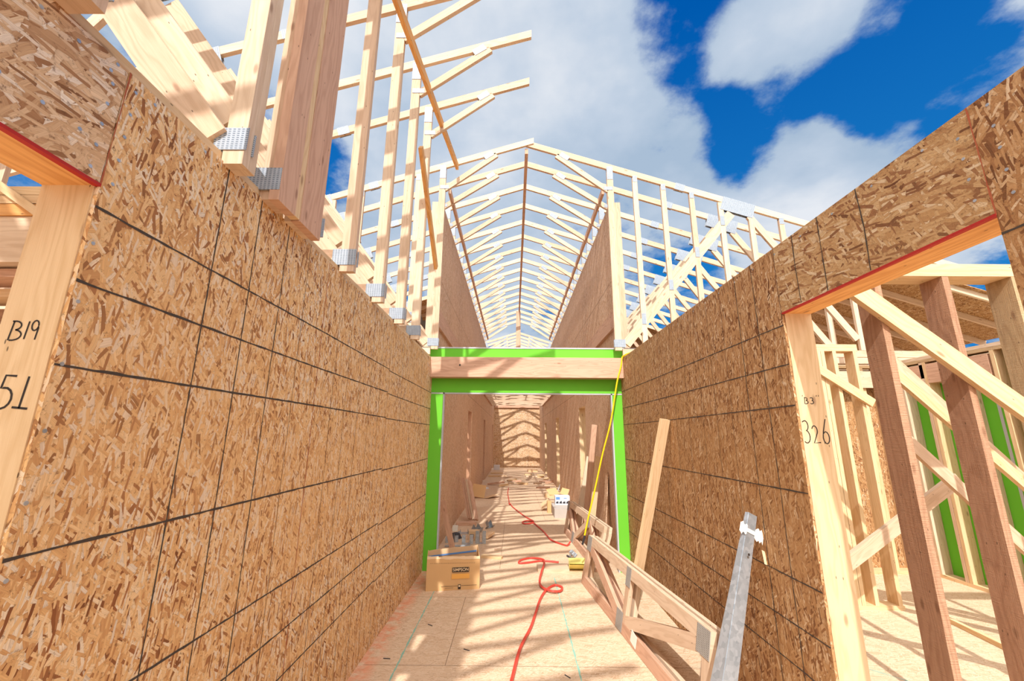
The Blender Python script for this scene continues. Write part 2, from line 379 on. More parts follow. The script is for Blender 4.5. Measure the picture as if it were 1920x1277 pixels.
m = MB(); ribbon(m, [(-.765,2.6,0), (-.775,3.6,0), (-.778,4.6,0)], .011, (0,0,1), .0007, .5); ribbon(m, [(.43,2.6,0), (.44,3.2,0), (.456,5.05,0)], .011, (0,0,1), .0007, .5)
m.build('chalk_line', CYAN, fl, label='teal chalk line')
m = MB(); ribbon(m, [(3.2,2.4,0), (2.2,3.4,0), (1.7,4.6,0)], .010, (0,0,1), .0007, .5)
m.build('chalk_line', CYAN, fl)
gr = MB(); slab(gr, (-90,-90,-.6), (90,120,-.5)).build('ground', DIRT, kind='structure')

# ------------------------------------------------------------------ near walls
Y0, Y1 = .912, 5.20
HZ = 2.097; TZ = 2.44
wl = MB(); slab(wl, (XL-.011, Y0+.003, 0), (XL, Y1, TZ)); slab(wl, (XL-.011,-3.6,0), (XL,-.04,TZ))
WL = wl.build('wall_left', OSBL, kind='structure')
# header panel over the door: strands run the other way
m = MB(); slab(m, (XL-.011,-.04,HZ), (XL,Y0,TZ)); m.build('header_panel', OSBH, WL, label='sheathing panel over the door, strands lying level')
m = MB()
for (x0,x1,y0,y1,z) in [(XL-.143,XL-.011,-3.6,Y1,TZ-.036+.036)]:
    m.box((x0,y0,z),(x1,y1,z+.036)); 
m.build('top_plate', PALE2, WL)
m = MB(); m.box((XL-.143,Y0,0),(XL-.0115,Y0+.036,HZ)); J = m.build('door_jamb', PALE2, WL, label='pale jamb stud with handwritten number')
m = MB(); m.box((XL-.143,Y0+.038,0),(XL-.0115,Y0+.074,TZ)); m.build('king_stud', PALE, WL)
m = MB(); m.box((XL-.143,-.04,HZ),(XL-.0115,Y0+.036,HZ+.036)); m.box((XL-.143,-.04,HZ+.037),(XL-.0115,Y0,TZ)); m.build('header_beam', LVL, WL)
m = MB()
for y in [1.3,1.68,2.06,2.44,2.82,3.2,3.6,4.0,4.4,4.8,5.15,-.08,-.5,-.9,-1.3,-1.7,-2.1,-2.5,-2.9,-3.3]:
    m.box((XL-.143,y,0),(XL-.0115,y+.036,TZ)); 
m.build('wall_stud', PALE, WL)
m = MB(); m.box((XL-.014,-.04,HZ-.002),(XL+.0012,Y0+.004,HZ+.006)); m.build('red_edge_paint', REDP, WL)
m = MB(); ribbon(m, [(XL,Y0+.002,HZ),(XL,Y0+.006,TZ)], .0035, (1,0,0), .0008, .5); ribbon(m, [(XL,2.158,0),(XL,2.158,TZ)], .0042, (1,0,0), .0008, .5)
m.build('red_line', REDINK, WL)
ZL = [2.04,1.845,1.645,1.246,.845,.645,.447]
def jl(m, x, n, y0, y1, z, wd):
    ribbon(m, [(x,y0,z+random.uniform(-.004,.004)),(x,(y0+y1)/2,z+random.uniform(-.003,.003)),(x,y1,z+random.uniform(-.004,.004))], wd, n, .0008, .35)
def jv(m, x, n, y, z0, z1, wd):
    ribbon(m, [(x,y+random.uniform(-.005,.005),z0),(x,y+random.uniform(-.008,.008),(z0+z1)/2),(x,y+random.uniform(-.005,.005),z1)], wd, n, .0009, .35)
m = MB()
for z in ZL:
    jl(m, XL, (1,0,0), Y0+.004, 3.4, z, .0065); jl(m, XL, (1,0,0), 3.4, 5.19, z-.012, .0065)
for y in (1.321,1.522,1.735): jv(m, XL, (1,0,0), y, 0, TZ, .0048)
m.build('marker_line', INK, WL)
m = MB()
for y in (1.94,2.36,2.56,2.77,2.98,3.19,3.4,3.8,4.2,4.6,5.0): jv(m, XL, (1,0,0), y, 0, TZ, .003)
m.build('faint_marker_line', INKF, WL)
def screws(wall, x, nx, pts):
    m = MB()
    for (y, z) in pts:
        c = V((x, y, z)); n = V((nx,0,0)); a = V((0,1,0)); b2 = V((0,0,1)); r = .0048
        ring = [c+n*.0012+a*r*math.cos(k*math.pi/4)+b2*r*math.sin(k*math.pi/4) for k in range(8)]
        if nx < 0: ring.reverse()
        m.quad(ring, [(0,0)]*8)
        for k in range(8):
            p, q = ring[k], ring[(k+1)%8]; m.quad([p, q, q-n*.0012, p-n*.0012], [(0,0)]*4)
    m.build('nail_head', STEEL, wall)
pl = [(Y0-.03,2.13+.06*k) for k in range(6)]+[(Y0+.03,2.12+.07*k) for k in range(5)]+[(.55+.08*k,2.4) for k in range(5)]+[(.6+.08*k,2.2) for k in range(4)]+[(Y0+.02,.3+.15*k) for k in range(12)]+[(1.0+.2*k,2.415) for k in range(20)]
screws(WL, XL, 1, pl)

# right wall
RY0, RY1 = 1.056, 2.006
RZ = 2.11; RT = 2.465
wr = MB(); slab(wr, (XR, RY1+.002, 0), (XR+.011, 5.2, RT)); slab(wr, (XR,-3.6,0), (XR+.011,RY0,RT))
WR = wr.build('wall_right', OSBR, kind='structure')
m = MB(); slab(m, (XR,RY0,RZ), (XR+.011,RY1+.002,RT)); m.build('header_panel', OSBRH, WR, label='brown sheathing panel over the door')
m = MB(); m.box((XR+.012,-3.6,RT-.073),(XR+.143,5.2,RT-.037)); m.box((XR+.012,-3.6,RT-.036),(XR+.143,5.2,RT-.003)); m.build('top_plate', PALE2, WR)
m = MB(); m.box((XR+.0115,RY1,0),(XR+.143,RY1+.036,RZ)); m.build('door_jamb', PALE2, WR, label='pale jamb stud marked 326')
m = MB(); m.box((XR+.0115,RY0-.036,0),(XR+.143,RY0,RZ)); m.build('door_jamb', PALE2, WR)
m = MB(); m.box((XR+.0115,RY1+.038,0),(XR+.143,RY1+.074,RT-.074)); m.build('king_stud', PALE2, WR)
m = MB(); m.box((XR+.0115,RY0,RZ),(XR+.0785,RY1+.036,RT-.074)); m.box((XR+.0795,RY0,RZ),(XR+.143,RY1+.036,RT-.074)); m.build('header_beam', LVL, WR)
m = MB()
for y in [2.4,2.78,3.16,3.55,3.93,4.3,4.7,5.1,.6,.2,-.2,-.6,-1,-1.5,-2,-2.5,-3]: m.box((XR+.0115,y,0),(XR+.143,y+.036,RT-.074))
m.build('wall_stud', PALE, WR)
m = MB(); m.box((XR-.0012,RY0,RZ-.002),(XR+.013,RY1+.004,RZ+.006)); m.build('red_edge_paint', REDP, WR)
m = MB(); ribbon(m, [(XR,RY0,RZ),(XR,RY0,RT)], .0045, (-1,0,0), .0008, .5); m.build('red_line', REDINK, WR)
m = MB()
for z in [2.055,1.85,1.651,1.25,.845,.635,.447]: jl(m, XR, (-1,0,0), RY1+.004, 5.19, z, .006)
jl(m, XR, (-1,0,0), .3, RY0, 2.05, .006)
for y in (1.47,1.69,1.86): jv(m, XR, (-1,0,0), y, RZ+.01, RT, .005)
for y in (2.22,2.40): jv(m, XR, (-1,0,0), y, 0, RT, .005)
m.build('marker_line', INK, WR)
m = MB()
for y in (2.6,2.8,3.0,3.25,3.5,3.8,4.2,4.6): jv(m, XR, (-1,0,0), y, 0, RT, .0035)
jv(m, XR, (-1,0,0), 2.01, RZ, RT, .004)
m.build('faint_marker_line', INKF, WR)
screws(WR, XR, -1, [(RY0-.05,2.15+.07*k) for k in range(5)]+[(RY0+.04,2.18+.07*k) for k in range(4)]+[(.9,2.35),(.85,2.2),(.95,1.9),(.93,1.7)]+[(1.2+.2*k,2.43) for k in range(12)])

# handwriting
def arc(cx, cz, rx, rz, a0, a1, n=8): return [(cx+rx*math.cos(math.radians(a0+(a1-a0)*i/n)), cz+rz*math.sin(math.radians(a0+(a1-a0)*i/n))) for i in range(n+1)]
G = {'B': [[(0,0),(.1,1)], [(0.0,1)]+arc(.2,.77,.34,.23,85,-80)+arc(.15,.28,.5,.28,75,-100)],
     '1': [[(.1,0),(.25,1)]], '9': [arc(.3,.72,.24,.26,0,360,12)+[(.56,.6),(.5,0)]],
     '5': [[(.6,.98),(.15,1),(.08,.6)]+arc(.25,.3,.36,.32,100,-110)],
     '3': [[(.0,.92)]+arc(.25,.76,.26,.22,110,-70)+arc(.22,.28,.34,.28,80,-130)],
     '2': [arc(.3,.72,.26,.26,160,-30)+[(.1,.05),(.75,.08)]],
     '6': [[(.45,1),(.15,.5)]+arc(.32,.25,.26,.24,150,-210,12)],
     '-': [[(0,.5),(.7,.45)]], 'c': [arc(.3,.4,.28,.35,60,300)], 'L': [[(.1,1),(.0,0),(.5,.05)]],
     'T1': [[(0,0),(.1,1)]]}
def write(m, chars, f, w, n, pen):
    for ch, ox, oz, sx_, sz_ in chars:
        for st in G[ch]: ribbon(m, [f(ox+p[0]*sx_, oz+p[1]*sz_) for p in st], pen, n, .0007)
m = MB(); f_ = lambda x, z: (x, Y0, z)
write(m, [('B',-1.150,1.700,.042,.045),('1',-1.116,1.703,.02,.042),('9',-1.105,1.702,.032,.046)], f_, 0, (0,-1,0), .0036)
write(m, [('5',-1.138,1.548,.055,.072),('1',-1.085,1.548,.03,.07),('-',-1.098,1.520,.05,.06)], f_, 0, (0,-1,0), .0048)
m.build('handwriting', BLACK, WL)
m = MB(); f_ = lambda x, z: (x, RY1, z)
write(m, [('B',1.393,1.660,.026,.030),('3',1.420,1.660,.028,.030)], f_, 0, (0,-1,0), .0036)
for x in (1.385,1.452,1.462): ribbon(m, [f_(x,1.695), f_(x+.002,1.702)], .0025, (0,-1,0), .0007)
write(m, [('3',1.366,1.478,.05,.105),('2',1.405,1.474,.048,.085),('6',1.452,1.474,.055,.115)], f_, 0, (0,-1,0), .0048)
m.build('handwriting', BLACK, WR)

# ------------------------------------------------------------------ green fire wall frame
FY = 5.205
def green_panel(name, lo, hi, parent=None, **k):
    return slab(MB(), lo, hi).build(name, GREEN, parent, **k)
FW = slab(MB(), (-1.25,FY,2.036), (1.75,FY+.05,2.60)).build('trim_1', GREEN, kind='structure')
for lo, hi in [((-1.25,FY,0),(-.885,FY+.05,2.03)), ((1.228,FY,0),(1.75,FY+.05,2.03))]:
    slab(MB(), lo, hi).build('post_sheathing', GREEN, FW)
m = MB(); m.box((-.884,FY-.004,0),(-.868,FY+.054,2.036)); m.box((1.211,FY-.004,0),(1.227,FY+.054,2.036)); m.box((-1.25,FY-.004,2.018),(1.75,FY+.054,2.034)); m.box((-1.25,FY-.006,2.60),(1.75,FY+.12,2.617))
m.build('edge_trim', GCORE, FW)
m = MB(); m.box((XL+.002,FY-.145,2.212),(XR-.002,FY-.002,2.462)); m.build('header_beam', PINK, FW, label='level pinkish timber header across the green sheathing')
m = MB(); ribbon(m, [(-.68,FY-.145,2.36),(-.66,FY-.145,2.36)], .025, (0,-1,0), .0007); m.build('grade_stamp', INK, FW)

# ------------------------------------------------------------------ corridor walls beyond the frame
def long_wall(name, x, side, doors, mat, ymax=22.0, zt=4.76):
    m = MB(); t = .011; x0, x1 = (x-t, x) if side < 0 else (x, x+t)
    y = FY+.06; dz = 2.09
    for (a, b) in doors:
        slab(m, (x0,y,0), (x1,a,dz)); y = b
    slab(m, (x0,y,0), (x1,ymax,dz)); slab(m, (x0,FY+.06,dz), (x1,ymax,zt))
    W = m.build(name, mat, kind='structure')
    m = MB(); yy = FY+.1; xa, xb = (x-t-.132, x-t) if side < 0 else (x+t, x+t+.132)
    dn = [(a-.05, b+.05) for a, b in doors]
    while yy < ymax:
        z0 = 0
        if any(a < yy < b for a, b in dn): z0 = 2.15
        m.box((xa,yy,z0),(xb,yy+.036,zt)); yy += .58
    m.build('wall_stud', PALE, W)
    for (a, b) in doors:
        m = MB(); m.box((xa,a-.036,0),(xb,a,dz)); m.box((xa,b,0),(xb,b+.036,dz)); m.box((xa,a-.036,dz),(xb,b+.036,dz+.036)); m.build('door_jamb', PALE2 if side > 0 else BROWN, W)  # left jambs use browner wood to stand in for shade inside the openings
    m = MB(); n = (-side,0,0)
    ribbon(m, [(x,FY+.06,2.42),(x,ymax,2.42)], .008, n, .0008); ribbon(m, [(x,FY+.06,3.62),(x,ymax,3.62)], .006, n, .0008)
    yy = FY+1.2
    while yy < ymax:
        for z0, z1 in ((2.1,zt),): ribbon(m, [(x,yy,z0),(x,yy,z1)], .005, n, .0008)
        yy += 1.16
    m.build('panel_seam', INKF, W)
    m = MB(); xa, xb = (x, x+.036) if side < 0 else (x-.036, x)
    m.box((xa,FY+.10,2.92),(xb,19.6,3.15)); m.build('ledger_board', PINK, W, label='pinkish ledger board along the upper wall')
    return W
LW = long_wall('wall_left_far', XL, -1, [(9.55,10.45),(14.6,15.55),(20.4,21.3)], OSBF)
RW = long_wall('wall_right_far', XR, 1, [(7.93,8.74),(12.6,13.5),(17.4,18.4)], OSBF)
EW = slab(MB(), (-1.6,22.0,0), (2.0,22.05,3.3)).build('wall_end', OSBH, kind='structure')
m = MB(); ribbon(m, [(-1.0,22,2.42),(1.33,22,2.42)], .012, (0,-1,0), .001); ribbon(m, [(-1.0,22,2.75),(1.33,22,2.75)], .012, (0,-1,0), .001)
for x in (-.5,.157,.75): ribbon(m, [(x,22,0),(x,22,2.42)], .01, (0,-1,0), .001)
m.build('panel_seam', INKF, EW)
m = MB(); m.box((-1.0,21.92,3.0),(1.33,21.99,3.22)); m.build('rim_board', PINK, EW)

# ceiling joists over the far corridor
JG = 'ceiling joists over the far corridor'
jp = None
for i in range(26):
    y = 9.9+.383*i
    if jp is None:
        jp = MB().box((XL+.038,y-.018,2.93),(XR-.038,y+.018,3.06)).build('ceiling_joist', PALE, at=(XC,y,2.93)); tag(jp, 'level ceiling joist spanning between the ledgers of the far corridor', 'joist', JG)
    else:
        o = jp.copy(); COL.objects.link(o); o.location = (XC,y,2.93)

# ------------------------------------------------------------------ roof trusses
RZG, SL = 5.585, .327
def zt(dx): return RZG - SL*abs(dx)
def chordpt(dx, s=1, w=W4): # centre line of chord, dx from ridge
    n = V((SL,0,1)).normalized(); return zt(dx)-.5*w*math.sqrt(1+SL*SL)
def tboard(name, root, pts, Y, w, mat, cut=(0,0), t=LT, dy=0, **k):
    (x0,z0),(x1,z1) = pts; m = MB(); m.board((x0,Y+dy,z0),(x1,Y+dy,z1), w, t, (0,0,1) if abs(x1-x0) > abs(z1-z0)*.4 else (1,0,0), *cut)
    return m.build(name, mat, root, **k)
def tplate(root, x, z, wx, wz, Y, ang=0, t=LT, mat=None, dy=0, dist=.0035):
    m = MB()
    for s in (-1, 1):
        yy = Y+dy+s*(t/2+dist/2+.0003); c, sn = math.cos(ang), math.sin(ang)
        m.board((x-wx/2*c,yy,z-wx/2*sn),(x+wx/2*c,yy,z+wx/2*sn), wz, dist, (-sn,0,c))
    return m.build('connector_plate', mat or PLATE, root)
A = math.atan(SL)
def half(root, Y, s, kind='far', mat=None, xin=0.0, postx=None):
    """one side of a truss; s=-1 left, +1 right"""
    mat = mat or PALE; X = lambda dx: XC+s*dx
    end = 7.6
    tboard('top_chord', root, [(X(-xin),chordpt(0)+SL*xin*0+ (SL*xin if xin else 0)),(X(2.10),chordpt(2.10))], Y, W4, mat, (s*SL if True else 0, 0))
    tboard('top_chord', root, [(X(2.105),chordpt(2.105)),(X(end),chordpt(end))], Y, W4, mat)
    tplate(root, X(2.10), chordpt(2.1), .13, .10, Y, -s*A)
    px = postx if postx is not None else 1.25
    # knee
    tboard('knee_brace', root, [(X(.42),5.345),(X(px-.03),4.80)], Y, .07, mat)
    tplate(root, X(.53), 5.33, .14, .07, Y, -s*math.atan(.72))
    # post
    pz0 = 2.44 if kind == 'half' else (2.56 if kind == 'front' else 2.62)
    tboard('post', root, [(X(px),pz0),(X(px),zt(px)-.10)], Y, W4, mat)
    tplate(root, X(px), zt(px)-.14, .085, .20, Y)
    tplate(root, X(px-.03), 4.83, .12, .05, Y)
    tplate(root, X(px+.02), pz0+.09, .14, .10, Y)
    # scissor web up to the big splice
    tboard('diagonal_web', root, [(X(px+.10),pz0+.08),(X(2.76),4.46)], Y, .115 if kind != 'half' else .13, mat)
    if kind == 'half': tboard('diagonal_web', root, [(X(px+.08),pz0+.20),(X(2.62),4.50)], Y, .10, mat, dy=.040)
    tplate(root, X(2.86), 4.55, .44, .20, Y, -s*A)
    tboard('outer_web', root, [(X(3.0),4.42),(X(4.15),2.72)], Y, W4, mat)
    tboard('bottom_chord', root, [(X(px+.05),2.535),(X(end),2.535)], Y, W4, mat)
    for dx in ((4.2,) if kind != 'front' else (1.49,1.87,2.25,2.63,3.02,3.42,4.2)):
        z1 = zt(dx)-.10
        tboard('vertical_web', root, [(X(dx),2.58),(X(dx),z1)], Y, .066, mat, dy=0 if kind != 'front' else -.0005)
        if kind == 'front': (tplate(root, X(dx), z1-.02, .06, .09, Y) if abs(dx-2.9) > .3 else None)
        if kind == 'front' and dx < 2.7: tplate(root, X(dx), 2.62+(dx-1.2)*1.21, .055, .14, Y, dist=.006)

HG = 'half trusses standing on the left wall'
hp = None
for i, Y in enumerate([4.03,3.45,2.87,2.30]):
    lab = ['half truss on the left wall, nearest to the green header', 'half truss on the left wall, second from the green header end',
           'half truss on the left wall, third from the green header end', 'half truss on the left wall just beyond the doubled brown posts'][i]
    if hp is None:
        hp = thing('roof_truss', (XC,Y,2.44), lab, 'truss', HG); half(hp, Y, -1, 'half', postx=1.150)
    else: dup(hp, (XC,Y,2.44), lab)
t = thing('roof_truss', (XC,1.70,2.44), 'girder truss on the left wall with two wide brown posts', 'truss', HG)
Y = 1.565
for Yp, wd in ((1.565,.13),(1.77,.19)):
    m = MB(); m.box((-1.000,Yp-wd/2,2.425),(-.958,Yp+wd/2,4.95)); m.build('post', PINK, t, label='wide brown post face')
    m = MB(); m.box((-1.045,Yp-wd/2+.01,2.43),(-1.002,Yp+wd/2-.01,4.9)); m.build('post', PALE, t)
m = MB(); m.box((-.999,1.632,2.43),(-.961,1.672,4.9)); m.build('post', PALE2, t)
for Yp in (1.52,1.60,1.80):
    tboard('top_chord', t, [(XC,chordpt(0)),(XC-7.6,chordpt(7.6))], Yp, W4, PALE)
for Yp in (1.53,1.84): tboard('diagonal_web', t, [(-1.10,2.52),(-2.60,4.46)], Yp, .13, PALE)
tboard('outer_web', t, [(XC-3.0,4.42),(XC-4.15,2.72)], 1.56, W4, PALE)
tboard('knee_brace', t, [(XC-.42,5.345),(-.96,4.80)], 1.56, .07, PALE)
tplate(t, -1.035, 2.52, .15, .10, 1.503, t=.0)
tplate(t, -.99, 2.50, .08, .10, 1.875, t=.0)
tplate(t, XC-2.86, 4.55, .44, .20, 1.56, A, t=.12)
t = thing('roof_truss', (XC,1.30,2.44), 'half truss with pale post just left of the wide brown posts', 'truss', HG)
for k in (0, 1): tboard('post', t, [(-1.005,2.43),(-1.005,4.95)], 1.30+k*.037, .076, PALE)
tboard('diagonal_web', t, [(-1.09,2.52),(-2.60,4.46)], 1.28, .13, PALE); tboard('diagonal_web', t, [(-1.06,2.62),(-2.50,4.50)], 1.32, .11, PALE)
tboard('top_chord', t, [(XC,chordpt(0)),(XC-7.6,chordpt(7.6))], 1.30, W4, PALE); tboard('knee_brace', t, [(XC-.42,5.345),(-.96,4.80)], 1.30, .07, PALE)
tboard('outer_web', t, [(XC-3.0,4.42),(XC-4.15,2.72)], 1.30, W4, PALE)
tplate(t, -1.02, 2.53, .12, .09, 1.30); tplate(t, XC-2.86, 4.55, .44, .20, 1.30, A)

BG = 'half trusses on the left wall above and behind the viewpoint'
for i, Y in enumerate([.74,.15,-.43,-1.01,-1.59,-2.17,-2.75]):
    dup(hp, (XC,Y,2.44), 'half truss on the left wall over the near door, its brown foot just showing' if i == 0 else 'half truss on the left wall behind the viewpoint', BG)

# first full truss over the green header
t0 = thing('roof_truss', (XC,5.07,2.56), 'foremost full roof truss above the green header, with close upright webs on both sides', 'truss')
half(t0, 5.07, -1, 'front', xin=.10, postx=1.155); half(t0, 5.085, 1, 'front', postx=1.150)
FG = 'roof trusses over the far corridor'
ORD = ['first','second','third','fourth','fifth','sixth','seventh','eighth','ninth','tenth','eleventh','twelfth','thirteenth','fourteenth','fifteenth','sixteenth']
fp = None
for n in range(16):
    Y = 5.53+.58*n; lab = 'roof truss over the far corridor, %s arch behind the foremost' % ORD[n]
    if fp is None:
        fp = thing('roof_truss', (XC,Y,2.6), lab, 'truss', FG); half(fp, Y, -1, 'far'); half(fp, Y, 1, 'far')
    else: dup(fp, (XC,Y,2.6), lab)
for n in range(7):
    Y = 15.97+.58*n; dup(fp, (XC,Y,2.6), '%s of the small distant roof trusses beyond the gap of open sky' % ORD[n], 'roof trusses beyond the gap of sky')
# ridge strip, hanging post, long braces
tag(MB().box((XC-.022,5.09,5.385),(XC+.022,14.4,5.47)).build('ridge_strip', PINK), 'long brown strip running under the ridge of the far trusses', 'board')
tag(MB().box((XC-.10,12.57,3.07),(XC+.04,12.61,5.38)).build('hanging_post', PINK), 'upright brown board hanging below the far end of the ridge strip', 'board')
tag(MB().board((-.915,2.0,4.60),(-.80,5.02,5.12), W4, LT, (0,0,1)).build('diagonal_brace', LVL), 'orange brown brace sloping along the tops of the left wall posts', 'brace')
tag(MB().board((-.935,3.55,4.28),(-.935,4.6,3.45), W4, LT, (0,0,1)).build('diagonal_brace', LVL), 'short orange brown brace slanting between the left posts', 'brace')
tag(MB().board((1.245,5.25,4.90),(1.245,14.3,4.90), .036, W4, (1,0,0)).build('lateral_brace', PINK), 'brown brace running along the right knees of the trusses', 'brace')
tag(MB().board((-.931,5.25,4.90),(-.931,14.3,4.90), .036, W4, (1,0,0)).build('lateral_brace', PINK), 'brown brace running along the left knees of the trusses', 'brace')
# roof deck on the distant parts
def deck(lo_x, hi_x, y0, y1, s, lab):
    m = MB(); n = 1
    for a in (0,):
        x0, x1 = XC+s*lo_x, XC+s*hi_x; z0, z1 = zt(lo_x)+.002, zt(hi_x)+.002
        c = [V((x,y,z+k)) for (x, z) in ((x0,z0),(x1,z1)) for y in (y0,y1) for k in (0,.012)]
        m.hexa(c, abs(x1-x0), y1-y0, .012)
    tag(m.build('roof_deck', OSBR), lab, 'roof deck')
deck(1.45, 7.6, 9.7, 20, -1, 'dark sheathed roof deck far back on the left side')
deck(1.45, 4.4, 10.9, 20, 1, 'dark sheathed roof deck far back on the right side')
deck(4.42, 7.6, 5.45, 20, 1, 'sheathed roof deck low on the right beyond the framed rooms')

# ------------------------------------------------------------------ right room framing
t = thing('stud_wall', (2.1,2.236,0), 'stud wall of rough brown studs seen through the right door opening, nearest', 'stud wall')
t['_o'] = (2.1,2.236,0)
for x, mt, lb in ((1.99,BROWN,'reddish brown stud'),(2.373,BROWN,'rough brown stud'),(2.756,TAN,'rough tan stud')):
    # wide face (rough) with a pale narrow face towards the corridor end
    m = MB(); m.box((x,2.172,.036),(x+.036,2.302,2.384)); m.build('stud', mt, t, label=lb)
for x in (3.14,3.52,3.9): m = MB().box((x,2.17,.036),(x+.036,2.302,2.384)).build('stud', PALE, t)
m = MB(); m.box((1.494,2.17,2.384),(4.9,2.302,2.420)); m.build('top_plate', PALE2, t)
m = MB(); m.box((1.494,2.17,2.421),(4.9,2.302,2.456)); m.build('top_plate', PALE2, t)
m = MB(); m.box((1.494,2.17,0),(4.2,2.302,.036)); m.build('bottom_plate', PALE2, t)
m = MB(); m.board((1.80,2.152,2.345),(3.25,2.152,1.09), .095, .034, (0,0,1)); m.build('diagonal_brace', PALE2, t, label='pale yellow brace nailed across the studs')
BR = [((2.88,3.2,2.17),(4.76,3.2,.04),.085,PALE,'long slanted brace, upper of those behind the rough brown stud'),
      ((2.86,3.12,2.0),(4.76,3.12,.04),.070,PALE2,'yellowish brace just under the upper slanted brace'),
      ((2.86,3.24,1.62),(4.32,3.24,.05),.085,PALE,'slanted brace, lower of those behind the rough brown stud'),
      ((1.82,3.56,.05),(3.62,3.56,1.19),.10,PALE,'brace rising to the right behind the studs')]
for a, b, w_, mt, lb in BR: tag(MB().board(a, b, w_, LT, (0,0,1)).build('diagonal_brace', mt), lb, 'brace', 'slanted braces in the right room')
# closet stub wall
t = thing('stud_wall', (3.33,4.26,0), 'short closet wall with its own top plate beside the marked jamb', 'stud wall')
for x in (3.12,3.16,3.28,3.49): m = MB().box((x,4.2,.036),(x+.036,4.32,2.384)).build('stud', PALE2, t)
MB().box((3.11,4.2,2.384),(3.54,4.32,2.42)).build('top_plate', PALE2, t); MB().box((3.11,4.2,2.421),(3.54,4.32,2.456)).build('top_plate', PALE2, t); MB().box((3.11,4.2,0),(3.54,4.32,.036)).build('bottom_plate', PALE2, t)
MB().board((3.06,4.18,2.215),(3.58,4.18,1.85), W4, LT, (0,0,1)).build('diagonal_brace', PALE2, t)
# side wall of the room running away from the camera, green board outside
t = thing('stud_wall', (4.86,4,0), 'framed outer wall with bright green sheathing behind its studs', 'stud wall')
for y in (2.7,3.08,3.30,3.55,3.72,3.97,4.09,4.40,4.80,4.84,5.12): MB().box((4.80,y,.036),(4.925,y+.036,2.384)).build('stud', random.choice([PALE,PALE2,PINK]), t)
MB().box((4.80,2.5,2.42),(4.925,5.2,2.456)).build('top_plate', PALE, t); MB().box((4.80,2.5,2.384),(4.925,5.2,2.419)).build('top_plate', TAN, t)
MB().box((4.80,2.5,0),(4.925,5.2,.036)).build('bottom_plate', PALE2, t)
MB().box((4.80,4.15,2.14),(4.925,4.80,2.36)).build('header_beam', PINK, t); MB().box((4.80,4.84,2.2),(4.925,5.12,2.36)).build('header_beam', PINK, t)
slab(MB(), (4.928,2.5,.02), (4.945,5.2,2.38)).build('green_sheathing', GREEN, t, label='bright green sheathing board')
m = MB()
for y in (4.27,3.75,3.4): ribbon(m, [(4.928,y,.05),(4.928,y,2.35)], .03, (-1,0,0), .0008)
m.build('seam_tape', GCORE, t)
# back wall of the room
t = thing('stud_wall', (3.2,5.2,0), 'stud wall at the back of the right room, level header near its top', 'stud wall')
for x in (1.9,2.28,2.66,3.04,3.62,3.75,4.1,4.4,4.62): MB().box((x,5.24,.036),(x+.036,5.36,2.384)).build('stud', random.choice([PALE,PALE2]), t)
MB().box((1.8,5.24,2.384),(4.79,5.36,2.42)).build('top_plate', PALE2, t); MB().box((1.8,5.24,0),(4.79,5.36,.036)).build('bottom_plate', PALE2, t)
slab(MB(), (1.8,5.362,.02), (4.79,5.374,2.38)).build('back_sheathing', OSBR, t)
MB().box((3.8,5.205,2.13),(4.79,5.239,2.34)).build('header_beam', PALE, t)
tag(MB().board((3.70,4.05,.02),(3.60,3.35,.02), .035, .035, (1,0,0)).build('floor_cleat', PALE2), 'thin pale stick lying on the sunlit room floor', 'board')
tag(MB().box((4.1,2.9,0),(4.6,2.99,.036)).build('lumber_offcut', PALE2), 'short pale offcut near the right edge on the room floor', 'board')
# left room: wall ends seen through the left door
t = thing('stud_wall', (-2.4,1.5,0), 'framed wall with heavy header seen through the left door opening', 'stud wall')
MB().box((-4.5,1.45,2.41),(-1.2,1.58,2.446)).build('top_plate', PALE2, t); MB().box((-4.5,1.45,2.372),(-1.2,1.58,2.408)).build('top_plate', PALE2, t)
MB().box((-4.5,1.452,2.322),(-1.2,1.58,2.370)).build('ledger_strip', LVL, t); MB().box((-4.5,1.46,2.13),(-1.2,1.58,2.320)).build('header_beam', PALE, t)
for k, (z, mt) in enumerate(((2.085,PINK),(2.03,PALE2),(1.97,BROWN),(1.90,TAN))): MB().box((-4.5,1.5+.08*k,z),(-1.2,1.62+.08*k,z+.034)).build('sill_plate', mt, t)
for x in (-1.5,-2.3,-3.1,-4.0): MB().box((x,1.48,0),(x+.036,1.6,1.90)).build('stud', PALE, t)
MB().board((-2.3,1.442,2.62),(-1.62,1.442,2.18), .03, .012, (0,0,1)).build('broken_lath', PALE2, t)

